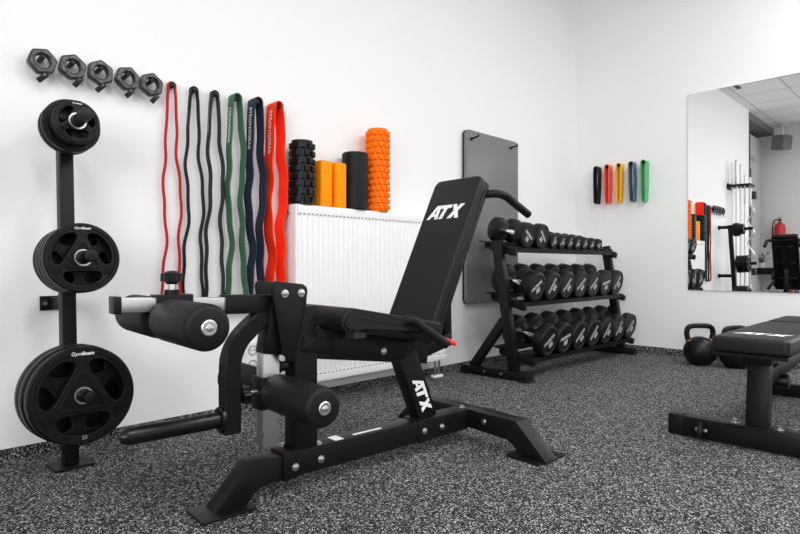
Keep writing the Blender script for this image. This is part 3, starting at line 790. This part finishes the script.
for zz in (rz1-0.048, rz0+0.045):
    bm = bm_new(); n2 = 44
    for i in range(n2):
        xx = x0+0.012+(x1-x0-0.024)*i/(n2-1)
        box(bm, loc_r(xx, ry0-0.0002, zz), (0.013, 0.0012, 0.006))
    obj('slot_row', bm, M['slot'], ra)
bm = bm_new(); cyl(bm, loc_r(rx0-0.001, ry0+0.055, rz1-0.035), loc_r(rx0-0.016, ry0+0.055, rz1-0.035), 0.013, 18, 0.003); obj('vent_plug', bm, M['zinc'], ra, label='small grey vent plug')
bm = bm_new()
for xx in (2.748, 2.785): tube(bm, [loc_r(xx, 2.43, rz0-0.0), loc_r(xx, 2.43, 0.004)], 0.009, 14)
pp = obj('pipe', bm, M['chrome'], ra, label='two chrome pipes down to the floor')
bm = bm_new(); rbox(bm, 0.10, 0.045, 0.014, 0.02, 0.004, T(*loc_r(2.767, 2.43, 0.008))); obj('pipe_cover', bm, M['radiator'], ra)
bm = bm_new()
for xx in (1.95, 2.5): box(bm, loc_r(xx, ry1+0.014, 0.75), (0.04, 0.03, 0.3))
obj('wall_bracket', bm, M['radiator'], ra)

# ------------------------------------------------------------------ rollers and blocks on the radiator
def grid_roller(name, lab, x, y, r, h, m, rows, cols, seed):
    k = thing(name, lab, 'foam roller', (x, y, rz1), (0, 0, 0.3*seed))
    bm = bm_new(); rr_ = r-0.014
    lathe(bm, [(r-0.032, 0.0), (rr_, 0.0), (rr_, h), (rr_-0.006, h+0.0), (r-0.032, h), (r-0.034, h-0.02), (0, h-0.02)], I4, 40)
    for i in range(rows):
        z0 = 0.008+(h-0.016)*i/rows; hz = (h-0.016)/rows
        for j in range(cols):
            a = 2*PI*(j+0.5*(i % 2))/cols; wa = 2*PI/cols*0.31
            va = []
            for (zz, rad, sc_) in ((z0+hz*0.06, rr_-0.001, 1.0), (z0+hz*0.16, r, 0.8), (z0+hz*0.76, r, 0.8), (z0+hz*0.86, rr_-0.001, 1.0)):
                va.append([bm.verts.new((rad*math.cos(a+t*wa*sc_), rad*math.sin(a+t*wa*sc_), zz)) for t in (-1, 0, 1)])
            for p in range(3):
                for q in range(2): bm.faces.new((va[p][q], va[p][q+1], va[p+1][q+1], va[p+1][q]))
            bm.faces.new((va[0][0], va[1][0], va[2][0], va[3][0])); bm.faces.new((va[3][2], va[2][2], va[1][2], va[0][2]))
    obj('roller_body', bm, m, k)
    bm = bm_new(); lathe(bm, [(r-0.033, h-0.021), (r-0.020, h-0.021), (r-0.020, h+0.001), (r-0.024, h+0.002), (r-0.033, h-0.002), (r-0.033, h-0.021)], I4, 32)
    obj('core_rim', bm, M['plastic'] if m is not M['orange'] else M['orange'], k)
    return k
grid_roller('foam_roller', 'black knobbly grid foam roller standing at the left end of the radiator', 1.714, 2.425, 0.068, 0.327, M['rubber'], 8, 9, 1)
grid_roller('foam_roller', 'tall orange knobbly foam roller standing on the radiator', 2.243, 2.425, 0.072, 0.475, M['orange'], 13, 12, 2)
k = thing('foam_roller', 'smooth black foam roller between orange block and tall orange roller', 'foam roller', (2.075, 2.43, rz1))
bm = bm_new(); r, h = 0.073, 0.316
lathe(bm, [(0, 0), (r-0.006, 0), (r, 0.006), (r, h-0.006), (r-0.006, h), (0.03, h), (0.03, h-0.05), (0, h-0.05)], I4, 40); obj('roller_body', bm, M['foam'], k)
bm = bm_new(); lathe(bm, [(0.026, h-0.02), (0.026, h+0.001), (0.034, h+0.001), (0.034, h-0.02), (0.026, h-0.02)], I4, 28); obj('core_rim', bm, M['plastic'], k)
for x, lab in ((1.850, 'orange foam yoga block standing upright, left of the two on the radiator'), (1.947, 'orange foam yoga block standing upright beside the smooth black roller')):
    bm = bm_new(); rbox(bm, 0.076, 0.092, 0.243, 0.012, 0.008, T(0, 0, 0.1215))
    o = obj('yoga_block', bm, M['yoga']); o.location = (x, 2.437, rz1); tag(o, lab, 'yoga block', 'orange yoga blocks')

# ------------------------------------------------------------------ wall socket
k = thing('wall_socket', 'white double power socket low on the wall behind the lower rollers', 'power socket', (1.478, W_Y, 0.265))
bm = bm_new(); rbox(bm, 0.082, 0.150, 0.012, 0.006, 0.003, basis((0, -0.006, 0), (1, 0, 0), (0, 0, 1), (0, -1, 0))); obj('frame', bm, M['socket'], k)
for zz in (0.036, -0.036):
    bm = bm_new(); mt = basis((0, -0.012, zz), (1, 0, 0), (0, 0, 1), (0, -1, 0))
    lathe(bm, [(0.021, -0.001), (0.024, -0.001), (0.024, 0.004), (0.021, 0.004), (0.021, -0.001)], mt, 28)
    so = obj('outlet', bm, M['slot'], k)
    bm = bm_new()
    for sx in (-1, 1): cyl(bm, (sx*0.009, -0.011, zz), (sx*0.009, -0.0135, zz), 0.003, 10)
    obj('pin_hole', bm, M['dark'], so)

# ------------------------------------------------------------------ exercise mat hanging on two hooks
k = thing('exercise_mat', 'large grey exercise mat hanging on the wall behind the dumbbell rack', 'exercise mat', (3.450, W_Y-0.030, 0.450))
bm = bm_new(); rbox(bm, 0.642, 1.222, 0.022, 0.035, 0.004, basis((0, -0.003, 0.611), (1, 0, 0), (0, 0, 1), (0, -1, 0))); obj('mat_sheet', bm, M['matgrey'], k)
bm = bm_new(); rbox(bm, 0.644, 1.224, 0.012, 0.036, 0.004, basis((0, 0.014, 0.611), (1, 0, 0), (0, 0, 1), (0, -1, 0))); obj('mat_backing', bm, M['plastic'], k)
for x, z in ((3.185, 1.61), (3.665, 1.615)):
    bm = bm_new(); cyl(bm, (0, 0, 0), (0, -0.075, 0.008), 0.006, 12); cyl(bm, (0, -0.014, 0.001), (0, -0.016, 0.0015), 0.014, 14); cyl(bm, (0, -0.075, 0.004), (0, -0.075, 0.022), 0.006, 12)
    o = obj('wall_hook', bm, M['plastic']); o.location = (x, W_Y-0.03, z)
    tag(o, ('left' if x < 3.4 else 'right') + ' black hook through the top corner of the hanging grey mat', 'hook', 'mat hooks')

# ------------------------------------------------------------------ dumbbell rack
dr = thing('dumbbell_rack', 'black three-tier dumbbell rack in the corner of the room', 'dumbbell rack', (3.80, 2.2, 0))
def lr(x, y, z): return (x-3.80, y-2.2, z)
DT = math.radians(12)
def frame(x, sg):
    bm = bm_new()
    box(bm, lr(x, 2.170, 0.032), (0.075, 0.52, 0.05), bev=0.004)
    obj('base_bar', bm, S, dr)
    for yy in (1.940, 2.400): obj('rubber_foot', rbox(bm_new(), 0.085, 0.07, 0.012, 0.01, 0.003, T(*lr(x, yy, 0.006))), M['rubber'], dr)
    bm = bm_new(); bar(bm, lr(x, 2.025, 0.05), lr(x, 2.155, 0.880), 0.05, 0.062, (0, 1, 0)); obj('upright', bm, S, dr)
    bm = bm_new(); bar(bm, lr(x, 2.345, 0.05), lr(x, 2.10, 0.37), 0.045, 0.055, (0, 1, 0)); obj('diagonal_brace', bm, S, dr)
    for (ya, yb, z) in ((2.045, 2.275, 0.826), (1.975, 2.215, 0.481), (1.905, 2.155, 0.138)):
        bm = bm_new(); bar(bm, lr(x+sg*0.044, ya, z-0.026), lr(x+sg*0.044, yb, z+0.030), 0.04, 0.042); obj('shelf_arm', bm, S, dr)
    for yy in (2.10, 2.23):
        bm = bm_new(); mt = basis(lr(x-sg*0.0375, yy, 0.034), (0, 1, 0), (0, 0, 1), (-sg, 0, 0)); lathe(bm, [(0, -0.002), (0.009, -0.002), (0.008, 0.006), (0, 0.006)], mt, 14); obj('bolt', bm, M['zinc'], dr)
frame(3.042, 1); frame(4.590, -1)
# each tier: front-face y, height of the front head axis, head radius, dumbbell length; rails carry front and rear heads
TIER = [(2.02, 0.9125, 0.0845, 0.28), (1.95, 0.582, 0.0985, 0.30), (1.88, 0.239, 0.1025, 0.305)]
for yf, zf, r_, ln_ in TIER:
    for t_ in (0.045, ln_-0.038):
        mt = T(*lr(3.80, yf+t_*math.cos(DT)+(r_+0.0035)*math.sin(DT), zf+t_*math.sin(DT)-(r_+0.0035)*math.cos(DT))) @ R(DT, 'X')
        bm = bm_new(); box(bm, (0, 0, 0), (1.51, 0.06, 0.006), mt); box(bm, (0, -0.028, -0.012), (1.51, 0.006, 0.03), mt); obj('shelf_rail', bm, S, dr)
for i in range(5): obj('saddle', box(bm_new(), lr(4.37+0.042*i, 2.10, 0.846), (0.02, 0.05, 0.018), bev=0.004), M['plastic'], dr)

def make_db(r, ln, hl, lab, grp, loc, spin):
    """dumbbell lying along y, front face at local y=-ln/2, centre of axis at local z=r"""
    cl_ = loc[1]-ln/2
    yy = cl_+(ln/2)*math.cos(DT)+r*math.sin(DT); zz = loc[2]+r+(ln/2)*math.sin(DT)-r*math.cos(DT)
    k = thing('dumbbell', lab, 'dumbbell', (loc[0], yy, zz), (DT, 0, 0), grp)
    hh = (ln-hl)/2
    for sg in (-1, 1):
        bm = bm_new(); mt = basis((0, sg*hl/2, r), (1, 0, 0), (0, 0, sg), (0, sg, 0)); b = min(0.012, r*0.12)
        lathe(bm, [(0, 0), (r*0.80, 0), (r*0.94, b*0.5), (r, b*1.5), (r, hh-b), (r-b*0.35, hh-b*0.3), (r-b, hh), (r*0.84, hh), (r*0.82, hh-0.003), (0, hh-0.003)], mt, 40)
        hd_ = obj('head', bm, M['rubber'], k)
        if sg == -1:
            mf = basis((0, -ln/2+0.0024, r), (1, 0, 0), (0, 0, 1), (0, -1, 0)) @ R(spin, 'Z')
            bmk = bm_new(); bh = r*0.19; n_ = 9; wl = r*1.2
            for i in range(n_):
                c0 = -wl/2+wl*(i+0.5)/n_
                wd = wl/n_*0.86
                if i % 3 == 0: shp = [(-.5, -.5), (.5, -.5), (.5, -.2), (-.1, -.2), (-.1, .2), (.5, .2), (.5, .5), (-.5, .5)]
                elif i % 3 == 1: shp = [(-.5, -.5), (-.2, -.5), (-.2, 0), (.2, -.5), (.5, -.5), (.5, .5), (-.5, .5)]
                else: shp = [(-.5, -.5), (.5, -.5), (.5, .5), (.15, .5), (.15, -.1), (-.15, -.1), (-.15, .5), (-.5, .5)]
                from_curve([[(c0+a*wd, r*0.08+b_*bh) for a, b_ in shp]], 0.0004, 0, mf, bmk)
            for i in range(2):
                c0 = -r*0.10+i*r*0.22+r*0.02
                from_curve([[(c0+a*r*0.19, -r*0.30+b_*r*0.34) for a, b_ in ((-.5, -.5), (.5, -.5), (.5, .5), (-.5, .5))],
                            [(c0+a*r*0.08, -r*0.30+b_*r*0.34) for a, b_ in ((-.5, .1), (.5, .1), (.5, .3), (-.5, .3))]], 0.0004, 0, mf, bmk)
            obj('marking', bmk, M['dbprint'], hd_, label='white printed marking')
    bm = bm_new(); hr = min(0.0165, r*0.24)
    mt = basis((0, -hl/2-0.006, r), (1, 0, 0), (0, 0, -1), (0, 1, 0)); L = hl+0.012
    lathe(bm, [(0, 0), (hr*0.92, 0), (hr*0.9, L*0.15), (hr*1.04, L*0.5), (hr*0.9, L*0.85), (hr*0.92, L), (0, L)], mt, 20)
    obj('handle', bm, M['chrome'], k, label='chrome handle')
    return k
ORD = ['first', 'second', 'third', 'fourth', 'fifth', 'sixth', 'seventh', 'eighth', 'ninth']
def label_db(size, i, n, shelf):
    if i == 0: return size+' black dumbbell at the left end of the '+shelf
    if i == n-1: return size+' black dumbbell at the right end of the '+shelf
    return size+' black dumbbell, '+ORD[i]+' from left on the '+shelf
xb = [3.224+0.2035*i for i in range(7)]
for i, x in enumerate(xb):
    make_db(0.1012, 0.305, 0.150, label_db('large', i, 7, 'bottom shelf of the rack'), 'dumbbells on the bottom shelf', (x, 1.88+0.1525, 0.1375), [0.62, 0.25, 0.8, 0.95, 1.0, 1.05, 0.85][i])
for i in range(7):
    x = 3.190+0.196*i
    make_db(0.0975, 0.30, 0.145, label_db('large', i, 7, 'middle shelf of the rack'), 'dumbbells on the middle shelf', (x, 1.95+0.15, 0.4845), [0.6, 1.05, 0.85, 0.7, 0.75, 0.2, 1.0][i])
for i, (x, r, ln, hl, sp) in enumerate([(3.202, 0.0835, 0.28, 0.140, -0.55), (3.375, 0.0835, 0.28, 0.140, -0.75)]):
    make_db(r, ln, hl, ('biggest black dumbbell at the left end of the top shelf', 'big black dumbbell second from left on the top shelf, before the small ones')[i], 'dumbbells on the top shelf', (x, 2.02+ln/2, 0.829), sp)
for i in range(7):
    x = 3.555+0.112*i; r = [0.054, 0.053, 0.052, 0.050, 0.049, 0.048, 0.046][i]
    lab = 'small black dumbbell on the top shelf, ' + ('right beside the two big ones' if i == 0 else 'last at the right end of the row' if i == 6 else ORD[i]+' of the seven small ones from the left')
    make_db(r, 0.20, 0.115, lab, 'dumbbells on the top shelf', (x, 2.035+0.1, 0.8318), [1.15, 0.9, 1.2, 1.0, 1.2, 0.9, 0.3][i])

# ------------------------------------------------------------------ mini loop bands on the right wall
def mini(y, z, m, m2, lab, ln, nm, tilt):
    k = thing('mini_band', lab, 'mini loop band', (L_X, y, z), (0, 0, 0), 'short loop bands on wall pegs')
    bm = bm_new(); wd = 0.068; xc = -0.008-wd/2; rp = 0.019
    loop = []
    for i in range(9): a = i*PI/8; loop.append(Vector((xc, rp*math.cos(a), rp*math.sin(a)-0.002)))
    for i in range(1, 14): f = i/14; loop.append(Vector((xc, -rp-0.004*math.sin(f*PI)+tilt*f+0.006*f, -0.002-ln*f)))
    for i in range(9): a = PI+i*PI/8; loop.append(Vector((xc, tilt+0.013*math.cos(a), -0.002-ln+0.012*math.sin(a))))
    for i in range(1, 14): f = 1-i/14; loop.append(Vector((xc, rp+0.003*math.sin(f*PI)+tilt*f-0.006*f, -0.002-ln*f)))
    sweep(bm, loop, rectp(0.005, wd, 0.2), up=(1, 0, 0), closed=True); obj('strap', bm, m, k)
    bm = bm_new(); cyl(bm, (0, 0, 0), (-0.074, 0, 0.002), 0.0125, 16, 0.002); obj('wall_peg', bm, M['plastic'], k)
for a in ((2.296, 1.563, M['blk_latex'], 0, 'short black loop band hanging nearest the room corner', 0.292, 'b', 0.002),
          (2.197, 1.566, M['mred2'], 0, 'short red loop band between the black and yellow ones', 0.300, 'r', 0.0),
          (2.094, 1.566, M['myel'], 0, 'short yellow loop band in the middle of the row', 0.300, 'y', 0.004),
          (1.990, 1.566, M['mblue'], 0, 'short slate blue loop band between yellow and green', 0.300, 'bl', -0.006),
          (1.888, 1.566, M['mgreen'], 0, 'short bright green loop band nearest the mirror', 0.308, 'g', 0.0)):
    mini(*a)

# ------------------------------------------------------------------ kettlebells
def kettlebell(loc, lab, rz, r):
    k = thing('kettlebell', lab, 'kettlebell', loc, (0, 0, rz), 'kettlebells by the mirror')
    bm = bm_new(); pr_ = [(0, 0.0), (r*0.62, 0.0)]
    a0 = math.asin(0.52)
    for i in range(19):
        a = -PI/2+a0+0.0+(PI-a0-0.02)*i/18
        pr_.append((r*math.cos(a), r*0.87+r*0.98*math.sin(a)))
    pr_.append((0, r*0.87+r*0.98)); pr_[1] = (r*0.47, 0.0)
    lathe(bm, pr_, I4, 48); obj('bell', bm, M['rubber'], k)
    bm = bm_new()
    tube(bm, [(-r*0.70, 0, r*1.45), (-r*0.80, 0, r*1.75), (-r*0.86, 0, r*2.10), (-r*0.74, 0, r*2.43), (-r*0.40, 0, r*2.53), (0, 0, r*2.54), (r*0.40, 0, r*2.53), (r*0.74, 0, r*2.43), (r*0.86, 0, r*2.10), (r*0.80, 0, r*1.75), (r*0.70, 0, r*1.45)], r*0.165, 16, 6)
    hd_ = obj('handle', bm, M['steel'], k)
    for sg in (-1, 1):
        bm = bm_new(); cyl(bm, (sg*r*0.735, 0, r*1.54), (sg*r*0.785, 0, r*1.66), r*0.185, 20, 0.003); obj('colour_band', bm, M['bronze'], hd_, label='bronze ring on the handle')
kettlebell((4.475, 1.390, 0), 'round black kettlebell standing by the wall left of the flat bench', -PI/4, 0.111)
kettlebell((4.520, 1.170, 0), 'black kettlebell half hidden behind the flat bench pad', -PI/4+0.2, 0.110)

# ------------------------------------------------------------------ things seen only in the mirror
hb = thing('barbell_holder', 'black wall rail holding upright bars near the plate rack, seen in the mirror', 'barbell holder', (0.01, W_Y, 0))
bm = bm_new(); box(bm, (0.1, -0.01, 1.88), (0.24, 0.02, 0.09), bev=0.003); obj('back_rail', bm, S, hb)
bm = bm_new(); rbox(bm, 0.26, 0.30, 0.02, 0.01, 0.003, T(0.1, -0.16, 0.011)); obj('floor_tray', bm, M['rubber'], hb)
for sx in (-0.01, 0.23):
    obj('side_arm', box(bm_new(), (sx, -0.15, 1.88), (0.02, 0.30, 0.035), bev=0.002), S, hb)
obj('cross_arm', box(bm_new(), (0.11, -0.295, 1.88), (0.24, 0.02, 0.035), bev=0.002), S, hb)
for x, y, ht, rs, nm, lab in ((0.20, 2.455, 2.20, 0.013, 'barbell', 'tall thin chrome barbell in the wall holder, closest to the wall, seen in the mirror'),
        (0.16, 2.415, 2.24, 0.022, 'barbell', 'thick tall chrome barbell in the wall holder, seen in the mirror'),
        (0.12, 2.370, 2.18, 0.013, 'barbell', 'tall thin chrome barbell between the thick one and the curl bar, seen in the mirror'),
        (0.08, 2.325, 2.02, 0.014, 'barbell', 'shorter chrome bar beside the wavy curl bar, seen in the mirror'),
        (0.04, 2.265, 1.98, 0.014, 'curl_bar', 'wavy chrome curl bar in the wall holder, seen in the mirror')):
    k = thing(nm, lab, 'barbell', (x, y, 0.023), (0, 0, 0), 'bars standing in the wall holder')
    bm = bm_new()
    if nm == 'curl_bar': tube(bm, [(0, 0, 0.42), (0, 0, 0.75), (0, -0.05, 0.86), (0, 0.03, 1.02), (0, -0.05, 1.18), (0, 0.03, 1.34), (0, -0.05, 1.48), (0, 0, 1.58), (0, 0, ht-0.35)], 0.012, 14, 6)
    else: cyl(bm, (0, 0, 0.4), (0, 0, ht-0.40), 0.011, 16)
    obj('shaft', bm, M['brushed'], k)
    for z0, z1 in ((0, 0.42), (ht-0.42, ht)):
        bm = bm_new(); cyl(bm, (0, 0, z0), (0, 0, z1), rs, 20, 0.003); obj('sleeve', bm, M['brushed'], k)
k = thing('fire_extinguisher', 'red fire extinguisher on the far wall, seen in the mirror', 'fire extinguisher', (B_X+0.10, 2.42, 1.02))
bm = bm_new(); lathe(bm, [(0, 0), (0.08, 0), (0.085, 0.02), (0.085, 0.38), (0.07, 0.44), (0.03, 0.47), (0.03, 0.5), (0, 0.5)], I4, 28); obj('cylinder', bm, M['extred'], k)
bm = bm_new(); cyl(bm, (0, 0, 0.49), (0, 0, 0.54), 0.022); box(bm, (0.03, 0, 0.56), (0.12, 0.02, 0.015)); tube(bm, [(0.02, 0.02, 0.53), (0.06, 0.08, 0.5), (0.07, 0.1, 0.35), (0.07, 0.095, 0.2)], 0.01, 10, 5); obj('valve', bm, M['plastic'], k)
obj('bracket', box(bm_new(), (-0.088, 0, 0.25), (0.022, 0.1, 0.3)), M['zinc'], k)
k = thing('wall_speaker', 'grey box loudspeaker hung from the ceiling, seen in the mirror', 'loudspeaker', (-2.4, 2.36, 2.90), (0.12, 0, 0.5))
bm = bm_new(); box(bm, (0, 0, 0), (0.20, 0.24, 0.25), bev=0.008); obj('cabinet', bm, M['speaker'], k)
bm = bm_new(); box(bm, (0.102, 0, 0), (0.006, 0.22, 0.23)); obj('grille', bm, M['slot'], k)
bm = bm_new(); tube(bm, [(0, 0.0, 0.12), (0, 0.02, 0.300)], 0.015); box(bm, (0, 0.02, 0.303), (0.12, 0.12, 0.012)); obj('ceiling_bracket', bm, M['frame_white'], k)
k = thing('side_table', 'low black table by the doorway carrying two plants, seen in the mirror', 'table', (-2.38, 2.52, 0))
obj('table_top', box(bm_new(), (0, 0, 0.62), (0.36, 0.62, 0.12), bev=0.004), M['plastic'], k)
for sx in (-0.14, 0.14):
    for sy in (-0.27, 0.27): obj('leg', box(bm_new(), (sx, sy, 0.28), (0.04, 0.04, 0.56)), M['plastic'], k)
for px_, py_, sd, lab in ((-2.38, 2.34, 3, 'small leafy plant on the black table nearest the bench, seen in the mirror'), (-2.38, 2.66, 9, 'small leafy plant on the black table nearest the doorway, seen in the mirror')):
    k = thing('potted_plant', lab, 'plant', (px_, py_, 0.68), (0, 0, 0), 'plants on the black table')
    bm = bm_new(); lathe(bm, [(0, 0), (0.06, 0), (0.075, 0.09), (0.068, 0.09), (0.062, 0.075), (0, 0.075)], I4, 28); obj('pot', bm, M['pot'], k)
    rnd = random.Random(sd); bl = bm_new()
    for i in range(10):
        a = rnd.uniform(0, 6.28); e = rnd.uniform(0.03, 0.13); zt = rnd.uniform(0.14, 0.30)
        pth = [Vector((0.01*math.cos(a), 0.01*math.sin(a), 0.075)), Vector((e*0.5*math.cos(a), e*0.5*math.sin(a), 0.075+(zt-0.075)*0.6)), Vector((e*math.cos(a), e*math.sin(a), zt))]
        sp_ = smooth_path(pth, 4); bm = bm_new(); sweep(bm, sp_, circ(0.003, 6)); obj('stem', bm, M['leaf'], k)
        for q in range(7):
            p = sp_[2+int(q*0.9) % (len(sp_)-2)]; b = rnd.uniform(0, 6.28); el = rnd.uniform(-0.3, 0.7)
            dd = Vector((math.cos(b)*math.cos(el), math.sin(b)*math.cos(el), math.sin(el))); sd_ = dd.cross(Vector((0, 0, 1))).normalized(); ln = rnd.uniform(0.045, 0.075)
            bl.faces.new([bl.verts.new(v_) for v_ in (p, p+dd*ln*0.5+sd_*ln*0.26, p+dd*ln, p+dd*ln*0.5-sd_*ln*0.26)])
    o = obj('foliage', bl, M['leaf'], k); md = o.modifiers.new('t', 'SOLIDIFY'); md.thickness = 0.0015
